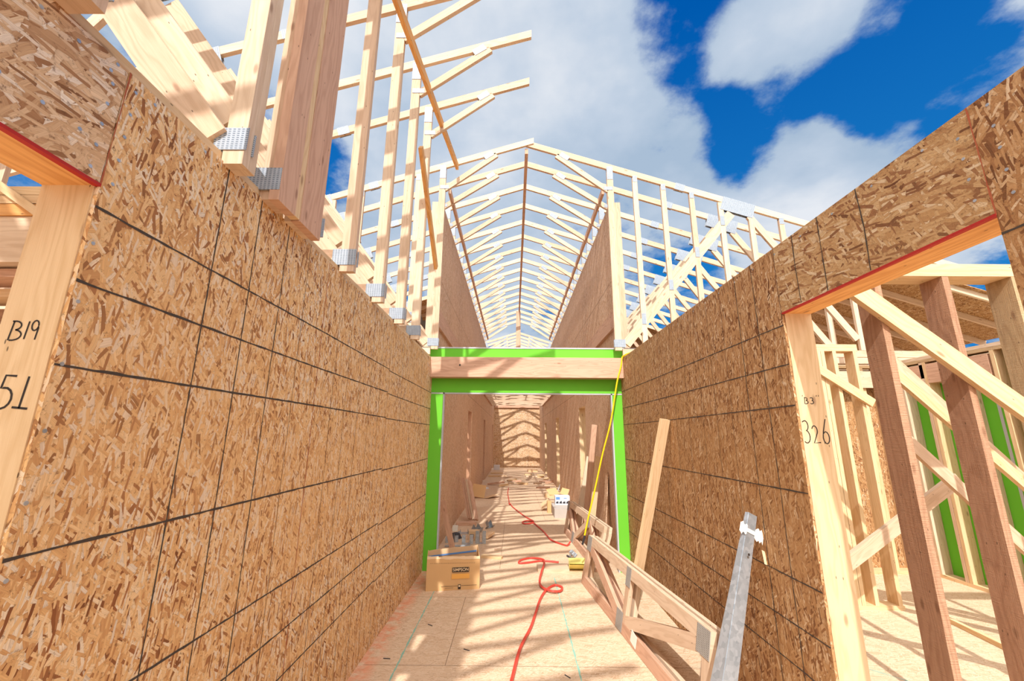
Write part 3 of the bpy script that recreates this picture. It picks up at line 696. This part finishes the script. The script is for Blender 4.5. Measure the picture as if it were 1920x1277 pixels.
# ------------------------------------------------------------------ things in the corridor
# cardboard box
def card_box():
    A0, B0 = V((-.863,4.56,0)), V((-.336,4.648,0)); ex = (B0-A0).normalized(); ey = V((-ex.y,ex.x,0)); Lx = (B0-A0).length; Dp = .30; H = .285
    t = thing('cardboard_box', tuple((A0+B0)/2), 'open brown cardboard box with a black lettered label against the left wall', 'box')
    th = .006
    def wall(o, d, L, h0, h1, n, name='side_panel', mat=CARD, bulge=0):
        m = MB(); k = 10; pts = []
        for i in range(k+1):
            s = i/k; hh = h0+(h1-h0)*s + (random.uniform(-.005,.005) if 0 < i < k else 0)
            pts.append((o+d*(L*s)+n*(bulge*math.sin(math.pi*s)), hh))
        for (p, h), (q, h2) in zip(pts, pts[1:]):
            c = [p, q, q+V((0,0,h2)), p+V((0,0,h))]; c2 = [v-n*th for v in c]
            m.quad(c, [(0,0)]*4); m.quad(c2[::-1], [(0,0)]*4); m.quad([c[3], c[2], c2[2], c2[3]], [(0,0)]*4)
        return m.build(name, mat, t)
    FP = wall(A0, ex, Lx, H+.005, H-.01, -ey, 'front_panel', bulge=.004)
    wall(A0+ey*Dp, ex, Lx, H+.01, H+.055, -ey, 'back_panel', mat=CARD2)
    wall(A0+V((0,0,0)), ey, Dp, H+.005, H+.02, -ex); wall(B0-ex*th*0, ey, Dp, H-.01, H+.05, ex)
    m = MB(); c = [A0, B0, B0+ey*Dp, A0+ey*Dp]; m.quad([v+V((0,0,.006)) for v in c], [(0,0)]*4); m.quad([v+V((0,0,.001)) for v in c][::-1], [(0,0)]*4); m.build('base_panel', CARD, t)
    # torn folded lip on the front
    m = MB(); k = 14
    for i in range(k):
        a, b2 = i/k, (i+1)/k; z = H-.004*a*2; p, q = A0+ex*Lx*a, A0+ex*Lx*b2
        r = .012+random.uniform(0,.014)
        m.quad([p-ey*.002+V((0,0,z)), q-ey*.002+V((0,0,z)), q+ey*.03+V((0,0,z+r)), p+ey*.03+V((0,0,z+r))], [(0,0)]*4)
    m.build('torn_flap', CARD2, t)
    m = MB(); P = A0-ey*.010
    def fq(x0, x1, z0, z1, mm, lift=0): o = P-ey*(.001+lift); mm.quad([o+ex*x0+V((0,0,z0)), o+ex*x1+V((0,0,z0)), o+ex*x1+V((0,0,z1)), o+ex*x0+V((0,0,z1))], [(0,0)]*4)
    m = MB(); fq(.255,.425,.165,.208,m); fq(.15,.315,.038,.041,m); fq(.35,.505,.040,.043,m); fq(.19,.27,.022,.024,m); fq(.318,.345,.010,.052,m)
    for i in range(26): fq(.035+.0175*i,.044+.0175*i,.252-.0003*i,.255-.0003*i,m)
    m.build('printed_label', BLACK, FP)
    m = MB(); fq(.25,.43,.105,.150,m); m.build('orange_band', ORNG, FP)
    m = MB(); fq(.323,.340,.030,.047,m,.001); m.build('tape_tab', CREAM, FP)
    # lettering
    cu = D.curves.new('lettering', 'FONT'); cu.body = 'SIMPSON'; cu.size = .0395; cu.offset = .0004; cu.align_x = 'CENTER'; cu.align_y = 'CENTER'
    ob = D.objects.new('tmp', cu); COL.objects.link(ob); bpy.context.view_layer.update()
    me = D.meshes.new_from_object(ob.evaluated_get(bpy.context.evaluated_depsgraph_get())); D.objects.remove(ob)
    Mx = Matrix((ex, V((0,0,1)), -ey)).transposed().to_4x4(); Mx.translation = P-ey*.0022+ex*.340+V((0,0,.1865))
    org = Matrix.Translation(-V(t['_o'])); me.transform(org @ Mx); me.materials.clear(); me.materials.append(CREAM)
    o = D.objects.new('lettering', me); COL.objects.link(o); o.parent = FP
    m = MB(); ip = A0+ey*(Dp-.008); o0 = ip-ey*.001
    m.quad([o0+ex*.01+V((0,0,.235)), o0+ex*.52+V((0,0,.275)), o0+ex*.52+V((0,0,.292)), o0+ex*.01+V((0,0,.250))], [(0,0)]*4); m.build('blue_tape', BLUE, t)
card_box()

# hoses
tube('air_hose', [(-.06,2.6,.012),(0,3.03,.012),(.056,3.41,.012),(.146,3.753,.012),(.205,4.06,.012),(.262,4.36,.012),(.338,4.60,.012),(.43,4.735,.012),(.50,4.68,.012),(.47,4.56,.016),(.38,4.53,.026),(.30,4.65,.02),(.285,4.85,.012),(.325,5.12,.035),(.345,5.19,.050),(.372,5.38,.052),(.365,5.60,.03),(.23,5.72,.012),(.10,5.62,.012),(.08,5.50,.012),(.2,5.53,.012),(.36,5.60,.012),(.56,5.55,.012)], .0115, REDH, label='red air hose looping over itself on the near sunlit floor', category='hose')
tube('air_hose', [(.82,6.42,.05),(.79,6.40,.02),(.742,6.376,.012),(.578,6.648,.012),(.53,6.95,.012),(.495,7.25,.012),(.43,7.6,.012),(.36,7.9,.016),(.28,7.86,.012),(.19,7.86,.012),(.17,8.0,.012),(.26,8.12,.012),(.37,8.03,.02),(.24,8.5,.012),(.10,9.1,.012),(-.02,9.7,.012),(-.07,10.1,.012),(-.09,10.0,.02),(-.10,10.5,.012),(-.15,12.0,.012),(-.14,13.2,.012)], .0115, REDH, label='red air hose running away down the middle of the far floor', category='hose')
yh = thing('air_hose', (1.0,5.1,.3), 'yellow hose hanging from the top of the right wall past the green post', 'hose')
tube('hose', [(1.46,4.85,2.49),(1.40,4.95,2.50),(1.345,5.03,2.478),(1.33,5.04,2.44),(1.315,5.045,2.35),(1.255,5.05,2.14),(1.168,5.08,1.69),(1.062,5.12,1.31),(.955,5.13,.90),(.872,5.14,.60),(.822,5.14,.405)], .0095, YELH, yh)
tube('hose_coupling', [(.822,5.14,.40),(.812,5.16,.35),(.80,5.18,.30)], .012, DARKM, yh)
# metal cluster of fittings
ft = thing('hose_fitting', (.80,5.4,0), 'cluster of shiny metal hose fittings beside the lying trusses', 'fitting')
for i in range(5):
    tube('coupler', [(.735+.008*i,5.86-.05*i,.04+.012*(i%2)),(.77+.008*i,5.89-.05*i,.065)], .013, STEEL, ft)
tube('coupler_base', [(.70,5.84,.012),(.74,5.72,.014),(.77,5.62,.012)], .012, DARKM, ft); tube('coupler_leg', [(.73,5.76,.012),(.725,5.76,.05)], .010, STEEL, ft)

# trusses lying on edge against the right wall
def lying(name, b0, b1, t0_, t1_, lab, nodes):
    t = thing(name, tuple((V(b0)+V(b1))/2), lab, 'truss')
    b0, b1, t0_, t1_ = map(V, (b0, b1, t0_, t1_))
    up = ((t0_-b0).normalized()); al = (b1-b0).normalized(); nrm = al.cross(up).normalized()
    if nrm.x > 0: nrm = -nrm
    for ply, off in ((0, 0), (1, .062)):
        o = -nrm*off; fr = nrm
        MB().board(b0+up*.042+o, b1+up*.042+o, W4, LT, up).build('bottom_chord', PINK if ply == 0 else PALE, t)
        MB().board(t0_-up*.042+o, t1_-up*.042+o, W4, LT, up).build('top_chord', PALE, t)
        for i, (sv, kd) in enumerate(nodes):
            pb = b0.lerp(b1, sv)+up*.08+o; pt = t0_.lerp(t1_, sv)-up*.08+o
            if i in (0, len(nodes)-1) or kd == 'v':
                sh = al*(.03 if i == 0 else (-.03 if i == len(nodes)-1 else 0)); MB().board(pb+sh, pt+sh, .07, LT*.97, al).build('upright_web', PALE, t)
        zig = [q for q in nodes if q[1] != 'v']
        for (s1, k1), (s2, k2) in zip(zig, zig[1:]):
            P_ = lambda sv, kd: (t0_.lerp(t1_, sv)-up*.08 if kd == 't' else b0.lerp(b1, sv)+up*.08)+o
            MB().board(P_(s1,k1)+al*.04, P_(s2,k2)-al*.02, .085, LT*.95, up).build('diagonal_web', PINK if k1 == 't' else PALE, t)
        if ply == 0:
            for i, (sv, kd) in enumerate(nodes):
                q = t0_.lerp(t1_, sv)-up*.075 if kd in 'tv' else b0.lerp(b1, sv)+up*.075
                c_ = q+nrm*(LT/2+.002)+al*(.06 if i == 0 else (-.06 if i == len(nodes)-1 else 0)); hw = .045 if kd == 'v' else .065
                MB().board(c_-al*hw, c_+al*hw, .14, .003, up).build('connector_plate', PLATE2, t)
    return t, b0, b1, up, al, nrm
tA, b0, b1, up, al, nrm = lying('lying_truss', (.742,4.86,0), (.995,2.53,0), (.835,4.80,.48), (1.088,2.53,.48), 'doubled flat truss lying on edge along the right wall, nearest the camera', [(0,'t'),(.47,'b'),(.50,'v'),(1,'t')])
m = MB(); q = b0.lerp(b1, .60)+nrm*(LT/2+.0016)
m.board(q+up*.02, q+up*.10, .10, .002, al); m.build('paper_tag', TAPE, tA)
m = MB(); q = b0.lerp(b1, .12)+up*.28+nrm*(LT/2)
for k in range(4): ribbon(m, [q+al*(.05*k)+up*(.03-.06*k), q+al*(.05*k+.02)+up*(-.0-.06*k), q+al*(.05*k+.03)+up*(.02-.06*k)], .005, nrm, .001)
m.build('handwriting', BLACK, tA)
lying('lying_truss', (.842,7.25,0), (.955,5.22,0), (.935,7.28,.48), (1.09,5.24,.48), 'doubled flat truss lying on edge farther off, past the green post', [(0,'t'),(.33,'b'),(.66,'t'),(1,'b')])
# leaning lumber
tag(MB().board((.985,3.92,.02),(1.300,3.63,1.655), W4, LT, (.93,.36,0)).build('leaning_lumber', PALE2), 'pale two by four leaning on the right wall behind the near truss', 'lumber')
tag(MB().board((1.09,6.85,.02),(1.285,6.75,1.70), W4, LT, (1,.1,0)).build('leaning_lumber', PINK), 'brown board leaning beyond the green post, tallest of that cluster', 'lumber')
tag(MB().board((1.00,7.05,.02),(1.28,7.25,1.18), .10, LT, (1,.1,0)).build('leaning_lumber', PALE), 'pale board leaning beyond the green post, leftmost of that cluster', 'lumber')
tag(MB().board((1.10,6.45,.02),(1.285,6.50,1.22), W4, LT, (1,.1,0)).build('leaning_lumber', PALE2), 'yellowish board leaning beside the yellow hose', 'lumber')
tag(MB().board((1.25,6.2,.01),(1.335,6.2,1.0), .16, .012, (0,1,0)).build('sheathing_offcut', OSBF), 'strip of strand board leaning behind the boards by the green post', 'board')
# steel strap post
t = thing('steel_angle', (1.12,2.6,0), 'galvanised steel angle leaning on the right wall with a wrap of white tape', 'steel angle')
def taper(p0, p1, w0, w1, wd, th, name, mat, t):
    p0, p1 = V(p0), V(p1); a = (p1-p0); L = a.length; a.normalize(); b_ = V(wd); b_ = (b_-a*b_.dot(a)).normalized(); c = a.cross(b_)
    cs = [p+b_*(j*w_)+c*(k*th) for p, w_ in ((p0,w0),(p1,w1)) for j in (0,1) for k in (-.5,.5)]
    m = MB(); m.hexa(cs, L, w0, th); return m.build(name, mat, t)
p0, p1 = (.815,2.155,.0), (1.285,2.42,1.105)
FF = taper(p0, p1, .10, .056, (.9,.3,0), .004, 'front_flange', STEEL, t); taper(p0, p1, .085, .02, (-.35,.9,0), .004, 'side_flange', STEEL, t)
m = MB(); q0, q1 = V(p0), V(p1)
for s in (.86,.97): 
    c = q0.lerp(q1, s); 
c = q0.lerp(q1, .82)+V((.030,-.004,0)); ax_ = (q1-q0).normalized(); sd = V((.9,.3,0)); sd = (sd-ax_*sd.dot(ax_)).normalized(); nn = ax_.cross(sd); nn = nn if nn.y < 0 else -nn
ring = [c+nn*.004+sd*.007*math.cos(k*math.pi/4)+ax_*.007*math.sin(k*math.pi/4) for k in range(8)]; m.quad(ring, [(0,0)]*8); m.build('bolt_hole', BLACK, FF)
m = MB(); c = q0.lerp(q1, .925)+sd*.028
for (a_, b_, h) in ((-.075,-.026,.030),(.026,.085,.034)):
    pts = []
    for k in range(7): pts.append((a_+(b_-a_)*k/6, h*random.uniform(.55,1.2)))
    for (x0, h0), (x1, h1) in zip(pts, pts[1:]): m.quad([c+nn*.006+sd*x0-ax_*h0, c+nn*.006+sd*x1-ax_*h1, c+nn*.006+sd*x1+ax_*h1, c+nn*.006+sd*x0+ax_*h0], [(0,0)]*4)
m.board(c+nn*.0045-sd*.03-ax_*.0, c+nn*.0045+sd*.03, .02, .002, ax_)
m.build('tape_wrap', TAPE, t)
m = MB(); c2 = c+sd*.09-ax_*.06
m.quad([c2+nn*.0, c2+sd*.02, c2+sd*.06-ax_*.06, c2+sd*.03-ax_*.06], [(0,0)]*4); m.build('tape_tail', CREAM, t)

# yellow foam tray + scraps
t = MB(); k = 8; Lx = .30; 
cx0 = V((.70,5.10,0))
prof = [(-.22,.10),(-.14,.075),(-.07,.022),(.0,.012),(.07,.016),(.13,.05),(.20,.075)]
for (a, za), (b_, zb) in zip(prof, prof[1:]):
    p = [V((.66+a*.08,5.34+a*.8,za)), V((.895,5.34+a*.8,za)), V((.895,5.34+b_*.8,zb)), V((.66+b_*.08,5.34+b_*.8,zb))]
    t.quad(p, [(0,0)]*4); q = [v-V((0,0,.010)) for v in p]; t.quad(q[::-1], [(0,0)]*4)
    t.quad([p[0], p[3], q[3], q[0]], [(0,0)]*4); t.quad([p[1], q[1], q[2], p[2]], [(0,0)]*4)
tag(t.build('plastic_trough', YELF), 'curved pale yellow trough on the floor beside the near truss', 'trough')
tag(MB().box((.285,5.19,0),(.645,5.42,.034)).build('lumber_offcut', PALE), 'flat pale board offcut on the floor left of the yellow trough', 'lumber offcut')
OFF = 'lumber offcuts scattered on the corridor floor'
def scrap(x, y, L, w_, h, ang, mat, lab, cat='lumber offcut', name='lumber_offcut', tilt=0, grp=OFF):
    c, s = math.cos(ang), math.sin(ang); dz = L/2*math.sin(abs(tilt)); z = h/2+dz+.001
    m = MB().board((x-c*L/2,y-s*L/2,z-L/2*math.sin(tilt)),(x+c*L/2,y+s*L/2,z+L/2*math.sin(tilt)), w_, h, (-s,c,0))
    o = m.build(name, mat); tag(o, lab, cat, grp); return o
scrap(-.265,5.74,.27,.07,.03,-.25,PALE2,'pale wedge of lumber right behind the cardboard box')
scrap(-.20,6.12,.10,.045,.03,.8,PALE,'small pale block of lumber behind the cardboard box')
# left pile: joist hangers and cartons
def hanger(x, y, ang, lab, w_=.06, h=.14, d=.09, tip=0):
    t = thing('joist_hanger', (x,y,0), lab, 'bracket', 'galvanised joist hangers on the floor')
    c, s = math.cos(ang), math.sin(ang); ex, ey = V((c,s,0)), V((-s,c,0)); o = V((x,y,.002))
    if tip: R_ = Matrix.Rotation(tip, 3, ex)
    else: R_ = Matrix.Identity(3)
    def q(m, a, b_, c_, d_): 
        p = [o+R_@(ex*v[0]+ey*v[1]+V((0,0,v[2]))) for v in (a,b_,c_,d_)]
        n_ = (p[1]-p[0]).cross(p[3]-p[0]).normalized()*.0015; m.quad(p, [(0,0)]*4); m.quad([v-n_ for v in p][::-1], [(0,0)]*4)
    m = MB(); q(m, (0,0,0), (w_,0,0), (w_,d,0), (0,d,0)); m.build('seat', STEEL, t)
    for sx_ in (0, w_):
        m = MB(); q(m, (sx_,0,0), (sx_,d,0), (sx_,d,h), (sx_,0,h*.8)); m.build('side_strap', STEEL, t)
    for sx_, dr in ((0,-1), (w_,1)):
        m = MB(); q(m, (sx_,0,0), (sx_+dr*.05,0,0), (sx_+dr*.05,0,h*.9), (sx_,0,h*.9)); m.build('face_flange', STEEL, t)
hanger(-.68,6.42,.1,'upright joist hanger facing the camera, middle of the bracket pile')
hanger(-.49,6.46,-.05,'upright joist hanger at the right end of the bracket pile',.05,.19)
hanger(-.93,6.50,.3,'joist hanger by the left wall, leftmost of the bracket pile',.09,.10)
hanger(-.60,7.1,.9,'tipped joist hanger at the back of the bracket pile',.10,.10,.1,.5)
hanger(-.82,7.05,.2,'low joist hanger lying flat behind the black bag',.12,.05,.15)
hanger(-.43,7.5,.7,'single joist hanger lying beyond the bracket pile',.07,.08,.1,.9)
t = thing('carton', (-.55,6.75,0), 'small brown carton with a red label between the joist hangers', 'box')
CB = MB().box((-.66,6.66,.001),(-.50,6.80,.125)).build('carton_body', CARD2, t); m = MB(); m.quad([(-.645,6.659,.03),(-.585,6.659,.03),(-.585,6.659,.085),(-.645,6.659,.085)], [(0,0)]*4); m.build('black_label', BLACK, CB)
m = MB(); m.quad([(-.645,6.658,.022),(-.585,6.658,.022),(-.585,6.658,.042),(-.645,6.658,.042)], [(0,0)]*4); m.build('red_label', REDP, CB)
tag(MB().board((-.42,6.72,.03),(-.33,6.95,.05), .10, .035, (1,-.4,.1)).build('crumpled_paper', CARD2), 'crumpled pale paper at the right of the bracket pile', 'paper')
t = MB()
for k in range(9):
    a = k/9*2*math.pi; a2 = (k+1)/9*2*math.pi; R1, R2 = .10+.02*math.sin(k*2.3), .10+.02*math.sin((k+1)*2.3)
    if k == 8: R2 = .10
    c = V((-.87,6.78,0)); lo1, lo2 = c+V((R1*math.cos(a),R1*.7*math.sin(a),.002)), c+V((R2*math.cos(a2),R2*.7*math.sin(a2),.002)); tp = c+V((.01,0,.09+.0))
    m1, m2 = lo1.lerp(tp,.45)+V((0,0,.035)), lo2.lerp(tp,.45)+V((0,0,.035)); t.quad([lo1,lo2,m2,m1], [(0,0)]*4); t.quad([m1,m2,tp], [(0,0)]*3)
tag(t.build('plastic_bag', DARKM), 'dark plastic bag of fasteners on the left bracket pile', 'bag')
tag(MB().board((-.99,6.15,.62),(-.82,6.12,.012), .075, .018, (1,0,.3)).build('leaning_lath', PINK), 'brown lath leaning behind the cardboard box', 'lumber')
tag(MB().board((-.95,6.28,.009),(-.60,6.33,.009), .05, .012, (0,1,0)).build('steel_strap', STEEL), 'flat grey steel strap lying across the bracket pile', 'strap')
tag(MB().box((-.985,7.25,.001),(-.90,7.30,.085)).build('paper_card', TAPE), 'small white card at the foot of the left far wall', 'paper')
# bundle of boards leaning
for k, (dx, lb) in enumerate(((0,'leftmost'),(.045,'second'),(.09,'third'),(.135,'rightmost'))):
    tag(MB().board((-.78+dx,7.95-.03*k,.065),(-.97+dx,8.35-.02*k,.72-.015*k), W4, LT, (.2,1,.3)).build('leaning_board', PINK if k != 2 else PALE), 'reddish board in the bundle leaning on the left far wall, %s of four' % lb, 'lumber', 'bundle of boards leaning on the left far wall')
scrap(-.82,7.75,.34,.12,.05,.15,PINK,'wide reddish block lying under the leaning bundle')
# cardboard sheets farther left
tag(MB().board((-.90,11.0,.03),(-.86,11.25,.30), .34, .006, (1,.15,0)).build('cardboard_sheet', CARD), 'bent brown cardboard sheet on the left, behind the leaning bundle', 'cardboard')
tag(MB().board((-.72,11.0,.005),(-.45,11.3,.06), .30, .006, (0,1,0)).build('cardboard_sheet', CARD2), 'pale flap of cardboard lying right of the bent sheet', 'cardboard')
scrap(-.9,13.0,.3,.2,.03,.4,WHITE,'crumpled white wrapping by the left far wall','paper','crumpled_wrapping')
# right far boxes
tag(slab(MB(), (.79,8.45,0), (1.13,9.2,.165)).build('concrete_block', GREY), 'long grey block by the right wall under the white carton', 'block')
t = thing('carton', (1.0,9.0,.165), 'white printed carton on the grey block by the right wall', 'box')
CB = MB().box((.855,8.95,.1665),(1.15,9.15,.335)).build('carton_body', WHITE, t)
m = MB()
for i in range(4): m.quad([(.865+.07*i,8.949,.19),(.925+.07*i,8.949,.19),(.915+.07*i,8.949,.235+.01*(i%2)),(.875+.07*i,8.949,.225)], [(0,0)]*4)
m.build('printed_picture', DARKM, CB); m = MB(); m.quad([(.87,8.9485,.265),(.95,8.9485,.265),(.95,8.9485,.315),(.87,8.9485,.315)], [(0,0)]*4); m.quad([(1.03,8.9485,.285),(1.09,8.9485,.285),(1.09,8.9485,.3),(1.03,8.9485,.3)], [(0,0)]*4); m.build('printed_letters', BLUE, CB)
MB().board((.87,9.15,.335),(.80,9.35,.43), .22, .005, (1,0,0)).build('open_flap', CARD, t); MB().board((1.05,9.15,.335),(1.12,9.3,.44), .16, .005, (1,0,0)).build('open_flap', CARD, t)
tag(MB().board((.60,9.35,.07),(.76,9.30,.19), .24, .006, (0,1,.4)).build('cardboard_sheet', CARD2), 'torn cardboard flap left of the white carton', 'cardboard')
tag(MB().box((.70,9.0,0),(.78,9.15,.22)).build('carton', CARD), 'narrow upright carton beside the grey block', 'box')
tag(MB().box((.82,11.2,0),(1.12,11.5,.10)).build('carton', CARD2), 'low open carton behind the white carton', 'box')
tag(MB().board((1.05,11.0,.02),(1.18,11.05,.34), .10, .006, (0,1,0)).build('cardboard_sheet', WHITE), 'white cardboard flap standing beyond the white carton', 'cardboard')
# distant offcuts
rs = random.Random(3)
SP = [(-.62,16.8,.7,.05),(-.25,16.4,.45,.1),(-.05,15.2,.35,.5),(.12,14.9,.30,.3),(-.05,14.4,.28,.9),(.30,14.2,.35,-.5),(-.55,14.0,.55,.05),(-.70,18.2,.5,.1),(.75,16.9,.5,-.05),(1.05,16.6,.3,.8),(1.18,15.6,.28,1.2),(1.05,15.0,.32,.1),(1.2,14.6,.28,.7),(.80,14.35,.25,.3),(1.15,13.9,.35,.1),(.9,13.2,.4,.2),(1.1,12.7,.3,-.4),(1.15,17.6,.4,.2),(-.3,13.5,.3,.2),(.6,17.7,.3,.2)]
POS = ['by the left wall','left of the middle','in the middle','right of the middle']
used = {}
for i, (x, y, L, a) in enumerate(SP):
    p = 'near the left wall' if x < -.5 else ('left of the middle' if x < -.1 else ('in the middle' if x < .5 else ('right of the middle' if x < 1.0 else 'against the right wall')))
    used.setdefault(p, []).append((y, i))
for p, ls in used.items():
    ls.sort()
    for r_, (y, i) in enumerate(ls):
        x, y, L, a = SP[i]; nm = ['nearest','second nearest','third nearest','fourth nearest','fifth nearest','sixth nearest','seventh nearest'][r_]
        scrap(x, y, L, rs.uniform(.07,.12), rs.uniform(.035,.07), a, rs.choice([PALE,PINK,PALE2]), 'lumber offcut on the far floor %s, %s there' % (p, nm), tilt=rs.choice([0,0,.12]))
scrap(.85,19.3,.42,.3,.10,.1,CARD2,'pale flat carton far back on the right floor','box','carton')
scrap(-.78,20.3,.28,.2,.22,0,WHITE,'small white carton far back in the left corner','box','carton')
# nails on the near floor
for i, (x, y, a) in enumerate(((-.69,3.82,-.6),(-.35,3.42,-.5),(.34,3.10,-.9),(-.89,3.28,-.1))):
    tag(MB().board((x,y,.003),(x+.05*math.cos(a),y+.05*math.sin(a),.003), .004, .004, (0,0,1)).build('loose_nail', DARKM), ['loose dark nail on the floor near the left chalk line','loose dark nail left of the red hose','loose dark nail just right of the red hose','loose dark nail at the foot of the left wall'][i], 'nail')
# clean helper props
for o in D.objects:
    if '_o' in o: del o['_o']
